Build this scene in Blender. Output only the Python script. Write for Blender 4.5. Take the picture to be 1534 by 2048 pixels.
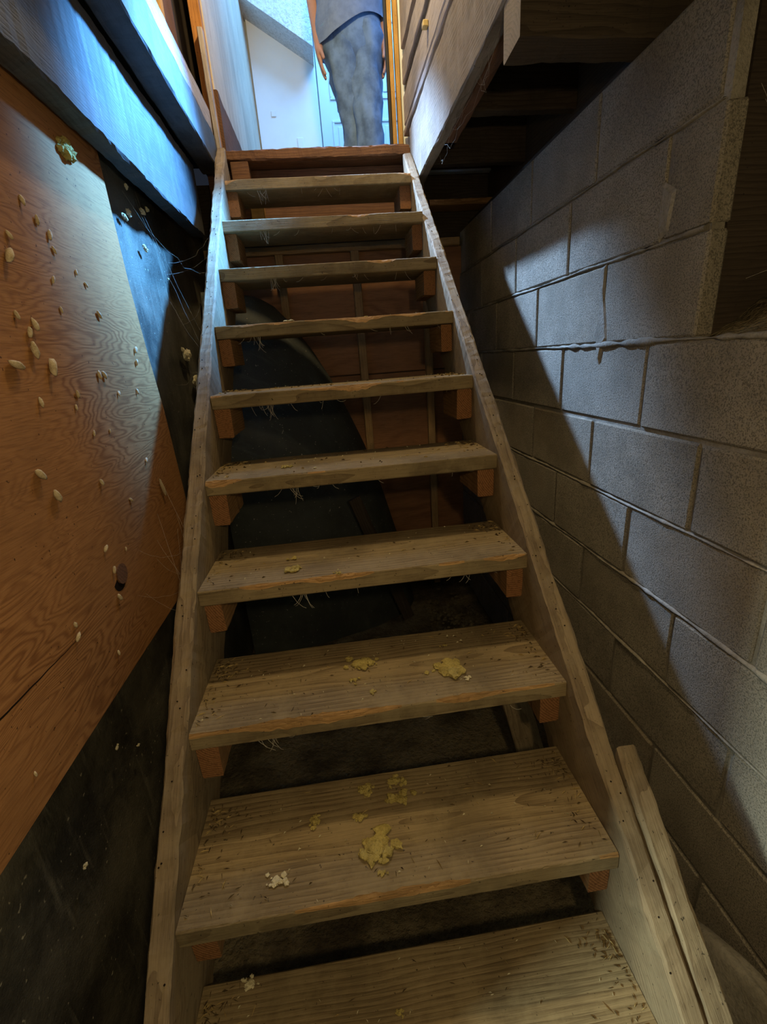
import bpy, bmesh, math, random
from mathutils import Vector, Matrix, noise
for o in list(bpy.data.objects): bpy.data.objects.remove(o)
S = bpy.context.scene
COL = S.collection
PI = math.pi
# ------------------------------------------------------------------ camera
cam = bpy.data.cameras.new('camera'); camo = bpy.data.objects.new('camera', cam); COL.objects.link(camo)
cam.sensor_fit = 'HORIZONTAL'; cam.sensor_width = 36.0; cam.lens = 889.0865/1534*36.0
cam.clip_start = 0.01; cam.clip_end = 100
_R = ((0.99100579, 0.08362942, 0.10446835), (-0.11301721, 0.94107809, 0.3187462), (-0.07165632, -0.32768605, 0.9420654))
camo.matrix_world = Matrix(((_R[0][0], _R[0][2], -_R[0][1], -0.03418),
                            (_R[1][0], _R[1][2], -_R[1][1], -0.28675),
                            (_R[2][0], _R[2][2], -_R[2][1], 1.04938),
                            (0, 0, 0, 1)))
S.camera = camo
# ------------------------------------------------------------------ world
w = bpy.data.worlds.new('world'); S.world = w; w.use_nodes = True
w.node_tree.nodes['Background'].inputs[0].default_value = (0.55, 0.68, 1.0, 1)
w.node_tree.nodes['Background'].inputs[1].default_value = 0.02
# ------------------------------------------------------------------ lights
def lamp(name, kind, loc, col, watts, size=0.05, target=None, **kw):
    l = bpy.data.lights.new(name, kind); o = bpy.data.objects.new(name, l); COL.objects.link(o)
    l.color = col; l.energy = watts; o.location = loc
    if kind == 'AREA':
        l.shape = 'RECTANGLE'; l.size, l.size_y = (size if isinstance(size, tuple) else (size, size))
    else: l.shadow_soft_size = size
    for k, v in kw.items(): setattr(l, k, v)
    if target is not None:
        o.rotation_euler = (Vector(target)-Vector(loc)).to_track_quat('-Z', 'Y').to_euler()
    return o
WARM = (1.0, 0.745, 0.37); BLUE = (0.33, 0.58, 1.0)
lamp('stairwell_bulb', 'POINT', (0.05, 1.40, 2.95), WARM, 66, 0.05)
lamp('hand_lamp', 'POINT', (0.06, -0.42, 1.17), WARM, 14.5, 0.02)
lamp('added_patch_spot', 'SPOT', (-0.33, 2.512, 2.853), (0.36, 0.60, 1.0), 1050, 0.04, (0.713, 1.36, 1.08), spot_size=math.radians(25.5), spot_blend=1.0)  # added unseen spot for the blue wall patch, narrowed to spare the treads
lamp('added_left_spot', 'SPOT', (0.37, 1.64, 2.34), (0.10, 0.40, 1.0), 1250, 0.06, (-0.57, 1.42, 1.58), spot_size=math.radians(50), spot_blend=1.0)  # added lamp without a real source, throws blue on the left wall and beams
lamp('room_daylight', 'AREA', (0.55, 3.45, 4.22), (0.15, 0.47, 1.0), 82, (1.2, 1.0), (0.2, 3.7, 2.2))
lamp('basement_window_light', 'AREA', (-2.5, -0.71, 1.62), (0.84, 1.0, 0.88), 135, (0.24, 0.24), (0.71, 0.1, 0.2))
# ------------------------------------------------------------------ colour management
S.view_settings.view_transform = 'Standard'; S.view_settings.look = 'None'
S.view_settings.exposure = 0.12; S.view_settings.gamma = 1.0; S.view_settings.use_curve_mapping = False

# ------------------------------------------------------------------ materials
class NT:
    def __init__(s, name, rough=0.8, spec=0.3):
        s.m = bpy.data.materials.new(name); s.m.use_nodes = True; s.t = s.m.node_tree; s.b = s.t.nodes['Principled BSDF']
        s.b.inputs['Roughness'].default_value = rough
        s.b.inputs['Specular IOR Level'].default_value = spec
    def n(s, typ, **kw):
        x = s.t.nodes.new(typ)
        for k, v in kw.items(): setattr(x, k, v)
        return x
    def put(s, sock, v):
        if hasattr(v, 'is_linked') or isinstance(v, bpy.types.NodeSocket): s.t.links.new(v, sock)
        else: sock.default_value = v
    def math(s, op, a, b=None, clamp=False):
        x = s.n('ShaderNodeMath', operation=op); x.use_clamp = clamp
        s.put(x.inputs[0], a)
        if b is not None: s.put(x.inputs[1], b)
        return x.outputs[0]
    def mix(s, f, a, b, mode='MIX'):
        x = s.n('ShaderNodeMix', data_type='RGBA', blend_type=mode)
        s.put(x.inputs[0], f)
        s.put(x.inputs[6], a if not isinstance(a, tuple) else (*a[:3], 1))
        s.put(x.inputs[7], b if not isinstance(b, tuple) else (*b[:3], 1))
        return x.outputs[2]
    def coords(s, scale=(1, 1, 1), rnd=True):
        tc = s.n('ShaderNodeTexCoord'); v = tc.outputs['Object']
        if rnd:
            oi = s.n('ShaderNodeObjectInfo'); k = s.n('ShaderNodeVectorMath', operation='SCALE')
            k.inputs[0].default_value = (7.3, -0.20, 0.06); s.put(k.inputs['Scale'], oi.outputs['Random'])
            a = s.n('ShaderNodeVectorMath', operation='ADD'); s.put(a.inputs[0], v); s.put(a.inputs[1], k.outputs[0]); v = a.outputs[0]
        mp = s.n('ShaderNodeVectorMath', operation='MULTIPLY'); s.put(mp.inputs[0], v); mp.inputs[1].default_value = scale
        return v, mp.outputs[0]
    def noise(s, v, scale, detail=3, rough=0.55):
        x = s.n('ShaderNodeTexNoise'); s.put(x.inputs['Vector'], v); x.inputs['Scale'].default_value = scale
        x.inputs['Detail'].default_value = detail; x.inputs['Roughness'].default_value = rough; return x.outputs[0]
    def ramp(s, f, a, b):
        x = s.n('ShaderNodeMapRange'); x.interpolation_type = 'SMOOTHSTEP'
        s.put(x.inputs[0], f); x.inputs[1].default_value = a; x.inputs[2].default_value = b; return x.outputs[0]
    def bump(s, h, strength=0.5, dist=0.01):
        x = s.n('ShaderNodeBump'); s.put(x.inputs['Height'], h); x.inputs['Strength'].default_value = strength; x.inputs['Distance'].default_value = dist
        s.put(s.b.inputs['Normal'], x.outputs[0])
    def out(s, col, rough=None):
        s.put(s.b.inputs['Base Color'], col if not isinstance(col, tuple) else (*col[:3], 1))
        if rough is not None: s.put(s.b.inputs['Roughness'], rough)
        return s.m

def wood(name, light, dark, dust=None, dustamt=0.5, ring=45, bump=0.35, rough=0.8, contrast=1.0, spec=0.25):
    """sawn board, grain along local X"""
    s = NT(name, rough, spec); v, g = s.coords((0.22, 1, 1))
    wv = s.n('ShaderNodeTexWave', wave_type='RINGS', rings_direction='X', wave_profile='SAW')
    s.put(wv.inputs['Vector'], g); wv.inputs['Scale'].default_value = ring; wv.inputs['Distortion'].default_value = 20
    wv.inputs['Detail'].default_value = 2.5; wv.inputs['Detail Scale'].default_value = 0.22; wv.inputs['Detail Roughness'].default_value = 0.6
    f = s.n('ShaderNodeVectorMath', operation='MULTIPLY'); s.put(f.inputs[0], v); f.inputs[1].default_value = (0.03, 1, 1)
    fib = s.noise(f.outputs[0], 330, 3, 0.7)
    blot = s.noise(v, 5, 4, 0.6); spk = s.noise(v, 160, 2, 0.5)
    ringf = s.math('MULTIPLY', s.math('POWER', wv.outputs[1], 2.2), contrast*0.8)
    c = s.mix(ringf, light, dark)
    c = s.mix(s.math('MULTIPLY', s.ramp(fib, 0.42, 0.75), 0.55), c, tuple(x*0.45 for x in dark))
    c = s.mix(s.math('MULTIPLY', s.ramp(blot, 0.42, 0.70), 0.6), c, tuple(x*0.4 for x in light))
    if dust:
        d = s.noise(v, 11, 6, 0.7)
        c = s.mix(s.math('MULTIPLY', s.ramp(d, 0.40, 0.68), dustamt), c, dust)
    c = s.mix(s.math('MULTIPLY', s.ramp(spk, 0.68, 0.74), 0.75), c, tuple(x*0.12 for x in dark))
    h = s.math('ADD', s.math('MULTIPLY', ringf, -0.5), s.math('MULTIPLY', fib, 0.7))
    s.bump(h, bump, 0.004)
    return s.out(c)

def endgrain(name, light, dark):
    s = NT(name, 0.9, 0.1); v, g = s.coords((0.2, 1, 1))
    wv = s.n('ShaderNodeTexWave', wave_type='RINGS', rings_direction='X'); s.put(wv.inputs['Vector'], g)
    wv.inputs['Scale'].default_value = 60; wv.inputs['Distortion'].default_value = 2; wv.inputs['Detail'].default_value = 2
    nn = s.noise(v, 140, 4, 0.7)
    c = s.mix(wv.outputs[1], light, dark); c = s.mix(s.math('MULTIPLY', s.ramp(nn, 0.45, 0.75), 0.6), c, tuple(x*0.35 for x in dark))
    s.bump(nn, 0.6, 0.004)
    return s.out(c)

def plywood(name, light, dark, stretch=(1, 0.3, 1), freq=75, scale=5.0, rough=0.6, bump=0.15, spec=0.3, rnd=False):
    """rotary cut veneer: contour lines of a stretched field"""
    s = NT(name, rough, spec); v, g = s.coords(stretch, rnd)
    fld = s.noise(g, scale, 3.0, 0.45)
    ln = s.math('ADD', s.math('MULTIPLY', s.math('SINE', s.math('MULTIPLY', fld, freq*2)), 0.5), 0.5)
    k = s.n('ShaderNodeVectorMath', operation='MULTIPLY'); s.put(k.inputs[0], v); k.inputs[1].default_value = tuple(0.05 if q < 1 else 1 for q in stretch)
    fib = s.noise(k.outputs[0], 300, 3, 0.7); blot = s.noise(v, 3.2, 4, 0.6); spk = s.noise(v, 120, 2, 0.5)
    lf = s.math('MULTIPLY', s.math('POWER', ln, 1.8), s.ramp(s.noise(v, 2.3, 2), 0.3, 0.65))
    c = s.mix(s.math('MULTIPLY', lf, 0.85), light, dark)
    c = s.mix(s.math('MULTIPLY', s.ramp(fib, 0.4, 0.75), 0.5), c, tuple(x*0.5 for x in dark))
    c = s.mix(s.math('MULTIPLY', s.ramp(blot, 0.4, 0.7), 0.45), c, tuple(x*0.55 for x in light))
    c = s.mix(s.math('MULTIPLY', s.ramp(spk, 0.70, 0.76), 0.8), c, tuple(x*0.1 for x in dark))
    s.bump(s.math('ADD', s.math('MULTIPLY', lf, -0.4), fib), bump, 0.003)
    return s.out(c)

def grainy(name, a, b, scale=9, fine=160, rough=0.9, bump=0.5, dist=0.006, spec=0.15, spots=None):
    s = NT(name, rough, spec); v, g = s.coords((1, 1, 1))
    n1 = s.noise(v, scale, 5, 0.62); n2 = s.noise(v, fine, 3, 0.65)
    c = s.mix(s.ramp(n1, 0.35, 0.68), a, b)
    c = s.mix(s.math('MULTIPLY', s.ramp(n2, 0.45, 0.7), 0.45), c, tuple(x*0.4 for x in a))
    if spots: c = s.mix(s.ramp(s.noise(v, 70, 2), 0.70, 0.74), c, spots)
    s.bump(s.math('ADD', n2, s.math('MULTIPLY', n1, 0.6)), bump, dist)
    return s.out(c)

def block_mat(name):
    s = NT(name, 0.92, 0.15); v, g = s.coords((1, 1, 1))
    oi = s.n('ShaderNodeObjectInfo')
    n1 = s.noise(v, 6, 5, 0.65); n2 = s.noise(v, 290, 4, 0.7); n3 = s.noise(v, 90, 3, 0.6)
    c = s.mix(s.ramp(n1, 0.32, 0.7), (0.30, 0.262, 0.205), (0.195, 0.168, 0.128))
    c = s.mix(s.math('MULTIPLY', oi.outputs['Random'], 0.30), c, (0.35, 0.32, 0.275))
    c = s.mix(s.math('MULTIPLY', s.ramp(n2, 0.47, 0.60), 0.75), c, (0.075, 0.068, 0.058))
    c = s.mix(s.math('MULTIPLY', s.ramp(s.noise(v, 2.2, 3), 0.52, 0.72), 0.35), c, (0.17, 0.12, 0.07))
    s.bump(s.math('ADD', s.math('MULTIPLY', n2, -1.0), s.math('MULTIPLY', n3, -0.5)), 0.7, 0.006)
    return s.out(c)

def plain(name, col, rough=0.6, spec=0.4, var=0.15, scale=8):
    s = NT(name, rough, spec); v, g = s.coords((1, 1, 1))
    n1 = s.noise(v, scale, 4, 0.6)
    c = s.mix(s.ramp(n1, 0.3, 0.7), col, tuple(x*(1-var) for x in col)); s.bump(n1, 0.08, 0.01)
    return s.out(c)

def felt_mat(name, base, dusty, rough):
    s = NT(name, rough, 0.5); v, g = s.coords((1, 1, 1), False)
    d = s.noise(v, 3.5, 6, 0.7); f = s.noise(v, 190, 3, 0.7); sp = s.noise(v, 85, 2, 0.5)
    k = s.n('ShaderNodeVectorMath', operation='MULTIPLY'); s.put(k.inputs[0], v); k.inputs[1].default_value = (1, 12, 1.2)
    st = s.noise(k.outputs[0], 4, 4, 0.6)
    c = s.mix(s.ramp(d, 0.35, 0.7), base, dusty)
    c = s.mix(s.math('MULTIPLY', s.ramp(st, 0.55, 0.75), 0.5), c, tuple(x*1.5 for x in dusty))
    c = s.mix(s.math('MULTIPLY', s.ramp(sp, 0.70, 0.74), 0.9), c, (0.30, 0.27, 0.20))
    s.bump(s.math('ADD', f, s.math('MULTIPLY', d, 1.5)), 0.35, 0.006)
    return s.out(c)

M = {}
M['tread'] = wood('weathered_tread_wood', (0.25, 0.185, 0.100), (0.10, 0.066, 0.032), (0.29, 0.225, 0.125), 0.45, ring=30, bump=0.5)
M['stringer'] = wood('weathered_stringer_wood', (0.225, 0.165, 0.098), (0.095, 0.062, 0.034), (0.26, 0.205, 0.125), 0.4, ring=42, bump=0.4, contrast=0.9)
M['splinter'] = wood('splintered_wood', (0.40, 0.235, 0.095), (0.22, 0.115, 0.04), ring=70, bump=0.9, contrast=0.9)
M['cleat'] = wood('cleat_wood', (0.30, 0.17, 0.075), (0.16, 0.075, 0.03), ring=40)
M['cleat_end'] = endgrain('sawn_end_grain', (0.28, 0.135, 0.060), (0.165, 0.075, 0.032))
M['board'] = wood('grey_brown_board', (0.26, 0.21, 0.165), (0.13, 0.095, 0.07), (0.30, 0.27, 0.23), 0.4, ring=38)
M['oldbeam'] = wood('old_brown_beam_wood', (0.07, 0.052, 0.036), (0.035, 0.025, 0.017), ring=35)
M['stud'] = wood('pale_stud_wood', (0.34, 0.22, 0.105), (0.22, 0.125, 0.055), ring=30, contrast=0.6)
M['redboard'] = wood('red_brown_board', (0.165, 0.082, 0.045), (0.08, 0.036, 0.02), ring=32)
M['yellow'] = wood('yellow_stud_wood', (0.52, 0.31, 0.10), (0.36, 0.19, 0.055), ring=25, contrast=0.6)
M['orange'] = wood('orange_stud_wood', (0.42, 0.19, 0.055), (0.25, 0.10, 0.03), ring=25, contrast=0.6)
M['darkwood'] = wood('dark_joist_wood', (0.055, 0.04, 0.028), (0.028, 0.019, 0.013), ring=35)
M['greyplank'] = wood('grey_plank_wood', (0.40, 0.36, 0.36), (0.24, 0.20, 0.19), ring=30, contrast=0.7)
M['plywood'] = plywood('orange_plywood', (0.35, 0.165, 0.060), (0.175, 0.068, 0.021), (1, 0.20, 1), 120, 8.0, rough=0.7, spec=0.18)
M['backply'] = plywood('brown_plywood', (0.27, 0.125, 0.055), (0.17, 0.07, 0.03), (0.3, 1, 1), 40, 3.5)
M['paleply'] = plywood('pale_plywood', (0.66, 0.55, 0.42), (0.50, 0.39, 0.28), (1, 1, 0.12), 30, 3.0)
M['block'] = block_mat('rough_concrete_block')
M['mortar'] = grainy('grey_mortar', (0.27, 0.245, 0.205), (0.17, 0.15, 0.12), 14, 180)
M['felt'] = felt_mat('black_felt', (0.024, 0.022, 0.017), (0.11, 0.10, 0.075), 0.5)
M['plastic'] = felt_mat('black_plastic_sheet', (0.022, 0.025, 0.022), (0.045, 0.05, 0.042), 0.7)
M['tarred'] = wood('tarred_beam_wood', (0.058, 0.056, 0.055), (0.024, 0.023, 0.022), (0.085, 0.083, 0.08), 0.5, ring=45, rough=0.6, spec=0.5)
M['dirt'] = grainy('dirt_floor', (0.19, 0.155, 0.095), (0.055, 0.042, 0.027), 5, 60, bump=0.9, dist=0.02)
M['concrete'] = grainy('grey_concrete', (0.24, 0.22, 0.18), (0.14, 0.125, 0.095), 6, 120)
M['drywall'] = plain('white_painted_wall', (0.74, 0.78, 0.80), 0.8, 0.2, 0.05)
M['ceilpaint'] = grainy('textured_ceiling_paint', (0.70, 0.72, 0.74), (0.62, 0.64, 0.66), 20, 70, bump=0.7, dist=0.01)
M['doorpaint'] = plain('white_door_paint', (0.80, 0.84, 0.86), 0.45, 0.4, 0.03)
M['denim'] = plain('washed_denim', (0.20, 0.32, 0.54), 0.9, 0.1, 0.5, 11)
M['shirt'] = plain('blue_grey_jersey', (0.20, 0.27, 0.42), 0.9, 0.1, 0.2, 25)
M['skin'] = plain('skin', (0.50, 0.27, 0.19), 0.55, 0.4, 0.1, 20)
M['hair'] = plain('dark_hair', (0.05, 0.03, 0.02), 0.6, 0.4, 0.4, 60)
M['leather'] = plain('brown_leather', (0.08, 0.05, 0.03), 0.5, 0.4)
M['foam'] = grainy('yellow_foam', (0.42, 0.34, 0.115), (0.30, 0.235, 0.075), 60, 300, bump=0.8, dist=0.004)
M['palefoam'] = grainy('pale_foam', (0.62, 0.56, 0.38), (0.50, 0.44, 0.28), 60, 300, bump=0.8, dist=0.004)
M['cocoon'] = grainy('cocoon_silk', (0.60, 0.50, 0.33), (0.45, 0.35, 0.21), 90, 400, bump=0.6, dist=0.003)
M['litter'] = grainy('dry_litter', (0.11, 0.075, 0.035), (0.055, 0.035, 0.018), 60, 300)
M['straw'] = grainy('pale_straw', (0.42, 0.31, 0.13), (0.28, 0.19, 0.075), 60, 300)
M['web'] = plain('dusty_cobweb', (0.50, 0.46, 0.38), 0.9, 0.1)
M['crack'] = plain('dark_crack', (0.012, 0.008, 0.005), 0.9, 0.1)
M['brass'] = plain('dull_brass', (0.55, 0.42, 0.18), 0.35, 0.5)
M['dark'] = plain('black_weatherstrip', (0.02, 0.02, 0.025), 0.6, 0.3)

# ------------------------------------------------------------------ mesh helpers
def link(name, me, parent=None, mats=()):
    o = bpy.data.objects.new(name, me); COL.objects.link(o)
    if mats and not me.materials:
        for m in (mats if isinstance(mats, (list, tuple)) else [mats]): me.materials.append(M[m])
    if parent: o.parent = parent
    return o
def frombm(name, bm, mats, parent=None, smooth=False):
    me = bpy.data.meshes.new(name); bmesh.ops.recalc_face_normals(bm, faces=bm.faces); bm.to_mesh(me); bm.free()
    if smooth:
        for p in me.polygons: p.use_smooth = True
    return link(name, me, parent, mats if isinstance(mats, (list, tuple)) else [mats])
def tag(o, label, cat, group=None):
    o['label'] = label; o['category'] = cat
    if group: o['group'] = group
    return o
def struct(o, label=None):
    o['kind'] = 'structure'
    if label: o['label'] = label
    return o
def empty(name, loc=(0, 0, 0)):
    o = bpy.data.objects.new(name, None); COL.objects.link(o); o.location = loc; o.empty_display_size = 0.1; return o
def addbox(bm, x0, x1, y0, y1, z0, z1, bev=0.0, mi=0):
    r = bmesh.ops.create_cube(bm, size=1.0)
    vs = r['verts']
    for v in vs:
        v.co = Vector((x0+(v.co.x+.5)*(x1-x0), y0+(v.co.y+.5)*(y1-y0), z0+(v.co.z+.5)*(z1-z0)))
    fs = {f for v in vs for f in v.link_faces}
    for f in fs: f.material_index = mi
    if bev > 0:
        es = list({e for v in vs for e in v.link_edges}); bmesh.ops.bevel(bm, geom=es, offset=bev, segments=1, affect='EDGES', clamp_overlap=True)
def box(name, x0, x1, y0, y1, z0, z1, mat, parent=None, bev=0.003):
    bm = bmesh.new(); addbox(bm, x0, x1, y0, y1, z0, z1, bev); return frombm(name, bm, mat, parent)
def nz(x, y=0.0, z=0.0): return noise.noise(Vector((x, y, z)))
def plank(name, L, W, T, mats, parent=None, seg=60, rough=0.0012, bev=0.003, seed=0.0, ends=(True, True), clip=(), world=None):
    """board: local X along the grain 0..L, local Y width 0..W, local Z thickness 0..T, worn edges; slot 1 = end grain"""
    bm = bmesh.new(); prof = [(bev, 0), (W-bev, 0), (W, bev), (W, T-bev), (W-bev, T), (bev, T), (0, T-bev), (0, bev)]
    rings = []
    for i in range(seg+1):
        x = L*i/seg; row = []
        for k, (y, z) in enumerate(prof):
            a = nz(x*9+seed*3.1, k*5.7+seed, 1.3)*rough*1.5 + nz(x*45+seed, k*3.3, seed)*rough
            b = nz(x*9+seed*2.1, k*4.7+seed, 9.3)*rough*1.5 + nz(x*45+seed, k*2.3, seed+4)*rough
            row.append(bm.verts.new((x, y+a, z+b)))
        rings.append(row)
    n = len(prof)
    for i in range(seg):
        for k in range(n):
            bm.faces.new((rings[i][k], rings[i][(k+1) % n], rings[i+1][(k+1) % n], rings[i+1][k]))
    ml = mats if isinstance(mats, (list, tuple)) else [mats]
    e = 1 if len(ml) > 1 else 0
    f = bm.faces.new(rings[0]); f.material_index = e
    f = bm.faces.new(rings[-1]); f.material_index = e
    if clip and world is not None:
        inv = world.inverted()
        for co, no in clip:
            lc = inv @ Vector(co); ln = (inv.to_3x3() @ Vector(no)).normalized()
            bmesh.ops.recalc_face_normals(bm, faces=bm.faces)
            r = bmesh.ops.bisect_plane(bm, geom=bm.verts[:]+bm.edges[:]+bm.faces[:], plane_co=lc, plane_no=ln, clear_outer=True)
            ed = [q for q in r['geom_cut'] if isinstance(q, bmesh.types.BMEdge)]
            bmesh.ops.holes_fill(bm, edges=ed, sides=0)
    o = frombm(name, bm, ml, parent)
    if world is not None: o.matrix_world = world
    return o
def frame(origin, xd, yd):
    x = Vector(xd).normalized(); y = Vector(yd); y = (y-x*y.dot(x)).normalized(); z = x.cross(y)
    return Matrix(((x.x, y.x, z.x, origin[0]), (x.y, y.y, z.y, origin[1]), (x.z, y.z, z.z, origin[2]), (0, 0, 0, 1)))
def ybeam(name, x0, x1, y0, y1, z0, z1, mats, parent=None, seed=0.0, rough=0.0015, seg=60, bev=0.004):
    """board running along world Y"""
    return plank(name, y1-y0, x1-x0, z1-z0, mats, parent, seg, rough, bev, seed, world=Matrix(((0, 1, 0, x0), (1, 0, 0, y0), (0, 0, -1, z1), (0, 0, 0, 1))))
def xbeam(name, x0, x1, y0, y1, z0, z1, mats, parent=None, seed=0.0, rough=0.0015, seg=40, bev=0.004):
    return plank(name, x1-x0, y1-y0, z1-z0, mats, parent, seg, rough, bev, seed, world=Matrix.Translation((x0, y0, z0)))
def zbeam(name, x0, x1, y0, y1, z0, z1, mats, parent=None, seed=0.0, rough=0.001, seg=30, bev=0.003):
    return plank(name, z1-z0, x1-x0, y1-y0, mats, parent, seg, rough, bev, seed, world=Matrix(((0, 1, 0, x0), (0, 0, 1, y0), (1, 0, 0, z0), (0, 0, 0, 1))))

# ------------------------------------------------------------------ dimensions
RUN, RISE, DEP, TH, HW = 0.20978, 0.19627, 0.2358, 0.038, 0.38
SL = RISE/RUN; Q = math.sqrt(1+SL*SL)
WX, Z0, BH, Y0 = 0.7128, 1.44448, 0.203, 1.5678
FLOOR = Z0-9*BH            # -0.3825
LAND = 1.943
rng = random.Random(5)

# ================================================================== SETTING
# ---- basement floor
bm = bmesh.new(); bmesh.ops.create_grid(bm, x_segments=90, y_segments=110, size=1.0)
for v in bm.verts:
    x = -3.0+(v.co.x+1)*2.1; y = -2.6+(v.co.y+1)*2.6
    v.co = Vector((x, y, FLOOR-0.02+0.012*nz(x*4, y*4)+0.006*nz(x*15, y*15)))
struct(frombm('floor', bm, 'dirt', smooth=True), 'uneven dirt floor under the stairs')

# ---- right wall of concrete blocks, with an opening near the camera
OY = 0.617; OYN = -0.35; SILL = Z0-2*BH; TOPZ = Z0+BH
bm = bmesh.new()
addbox(bm, WX+0.007, WX+0.19, -2.6, 2.36, FLOOR-0.05, SILL)
addbox(bm, WX+0.007, WX+0.19, OY+0.17, 2.36, SILL, TOPZ-0.004)
addbox(bm, WX+0.007, WX+0.034, OY+0.004, OY+0.2, SILL, TOPZ-0.004)
addbox(bm, WX+0.007, WX+0.19, -2.6, OYN, SILL, TOPZ-0.004)
wall_right = struct(frombm('wall_right', bm, 'mortar'), 'grey concrete block wall beside the stairs')
cache = {}
def block_mesh(L, shell, var):
    key = (round(L, 3), shell, var)
    if key in cache: return cache[key]
    r = random.Random(var*17+int(L*1000)); bm = bmesh.new(); d = 0.042 if shell else 0.185
    addbox(bm, 0, d, 0, L, 0, BH-0.010, 0.0045)
    for v in bm.verts: v.co += Vector((r.uniform(-.0012, .0012), r.uniform(-.0015, .0015), r.uniform(-.0015, .0015)))
    bmesh.ops.recalc_face_normals(bm, faces=bm.faces)
    me = bpy.data.meshes.new('concrete_block'); bm.to_mesh(me); bm.free(); me.materials.append(M['block']); cache[key] = me
    return me
for k in range(-1, 9):
    ph = Y0 if k % 2 == 0 else Y0-BH
    if k == -1: ph = 1.04
    if k == 0: ph = Y0
    zb = Z0-(k+1)*BH+0.005
    j = ph+BH*2*3
    while j > -1.3:
        a, b = j-BH*2+0.005, j-0.005
        b = min(b, 2.355)
        if k <= 1 and a < OY:
            if b <= OYN: pass
            elif b > OY+0.03: a = OY
            else:
                j -= BH*2; continue
        if b-a > 0.04:
            sh = k <= 1 and a < OY+0.01
            o = link('concrete_block', block_mesh(round(b-a, 3), sh, rng.randrange(3)), wall_right)
            o.location = (WX+rng.uniform(-.002, .002), a, zb); o.rotation_euler = (0, rng.uniform(-.004, .004), rng.uniform(-.003, .003))
        j -= BH*2
# squeezed mortar along the bed joints
def bead(y0, y1, z, r, seed, amp=0.6, name='mortar_bead'):
    bm = bmesh.new(); n = int((y1-y0)/0.012); rows = []
    for i in range(n+1):
        y = y0+(y1-y0)*i/n
        g = max(0.15, 1+amp*nz(y*9, seed)+amp*0.7*nz(y*37, seed+3)); rr = r*g
        zz = z+0.004*nz(y*6, seed+8)
        rows.append([bm.verts.new((WX+0.006-(rr*0.75+0.006)*math.sin(PI*t/4.0), y, zz+rr*1.3*math.cos(PI*t/4.0))) for t in range(5)])
    for i in range(n):
        for t in range(4): bm.faces.new((rows[i][t], rows[i+1][t], rows[i+1][t+1], rows[i][t+1]))
    return frombm(name, bm, 'mortar', wall_right, True)
for k, r, am in ((0, 0.002, 1.6), (1, 0.0032, 1.6), (2, 0.004, 1.5), (4, 0.0026, 1.7), (5, 0.0034, 1.5), (6, 0.002, 1.7)):
    bead(0.63 if k < 2 else (0.3 if k == 2 else -0.3), 2.34, Z0-k*BH, r, k*3.7+1, am)
def smear(pts, name='mortar_smear', t=0.005):
    bm = bmesh.new(); c = Vector((0, sum(p[0] for p in pts)/len(pts), sum(p[1] for p in pts)/len(pts)))
    top = [bm.verts.new((WX-t*0.6, c.y+(y-c.y)*0.7, c.z+(z-c.z)*0.8)) for y, z in pts]
    bot = [bm.verts.new((WX+0.003, y, z)) for y, z in pts]; n = len(pts)
    bm.faces.new(top)
    for i in range(n): bm.faces.new((top[i], top[(i+1) % n], bot[(i+1) % n], bot[i]))
    return frombm(name, bm, 'mortar', wall_right)
smear([(0.962, 1.215), (0.948, 1.16), (0.930, 1.10), (0.918, 1.05), (0.945, 1.03), (0.955, 0.985), (0.966, 0.99), (0.972, 1.035), (0.990, 1.06), (0.968, 1.11), (0.970, 1.17)], t=0.006)
smear([(0.955, 1.24), (0.975, 1.235), (0.978, 1.19), (0.965, 1.12), (0.955, 1.17)], t=0.005)
smear([(0.725, 1.335), (0.765, 1.36), (0.775, 1.30), (0.76, 1.25), (0.735, 1.26)], t=0.003)
# pocket behind the opening, its shade painted in as dark colour; loose soil on the sill
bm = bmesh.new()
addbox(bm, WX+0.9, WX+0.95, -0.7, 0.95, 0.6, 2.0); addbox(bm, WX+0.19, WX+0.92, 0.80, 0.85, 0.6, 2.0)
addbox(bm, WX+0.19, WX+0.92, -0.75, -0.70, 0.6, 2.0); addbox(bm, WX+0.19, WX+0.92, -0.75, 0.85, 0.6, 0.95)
addbox(bm, WX+0.046, WX+0.189, OY+0.012, OY+0.169, SILL+0.001, TOPZ-0.01)  # added dark filler box standing in for the shade behind the jamb
struct(frombm('wall_pocket', bm, 'darkwood'), 'hollow behind the opening in the block wall, painted dark as shade')
bm = bmesh.new(); NX = 26
vs = [[None]*(NX+1) for _ in range(NX+1)]
for i in range(NX+1):
    for j in range(NX+1):
        x = WX+0.035+0.80*i/NX; y = OYN+0.02+(0.785-OYN-0.03)*j/NX
        h = 0.02+0.16*min(1, i/NX*2.2)+0.03*nz(x*9, y*9)+0.012*nz(x*30, y*30)
        vs[i][j] = bm.verts.new((x, y, SILL+0.001+h*min(1, i/3.0)))
for i in range(NX):
    for j in range(NX): bm.faces.new((vs[i][j], vs[i+1][j], vs[i+1][j+1], vs[i][j+1]))
o = frombm('loose_soil', bm, 'dirt', None, True); o['kind'] = 'stuff'; tag(o, 'brown loose soil lying in the opening of the block wall', 'soil')
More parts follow.
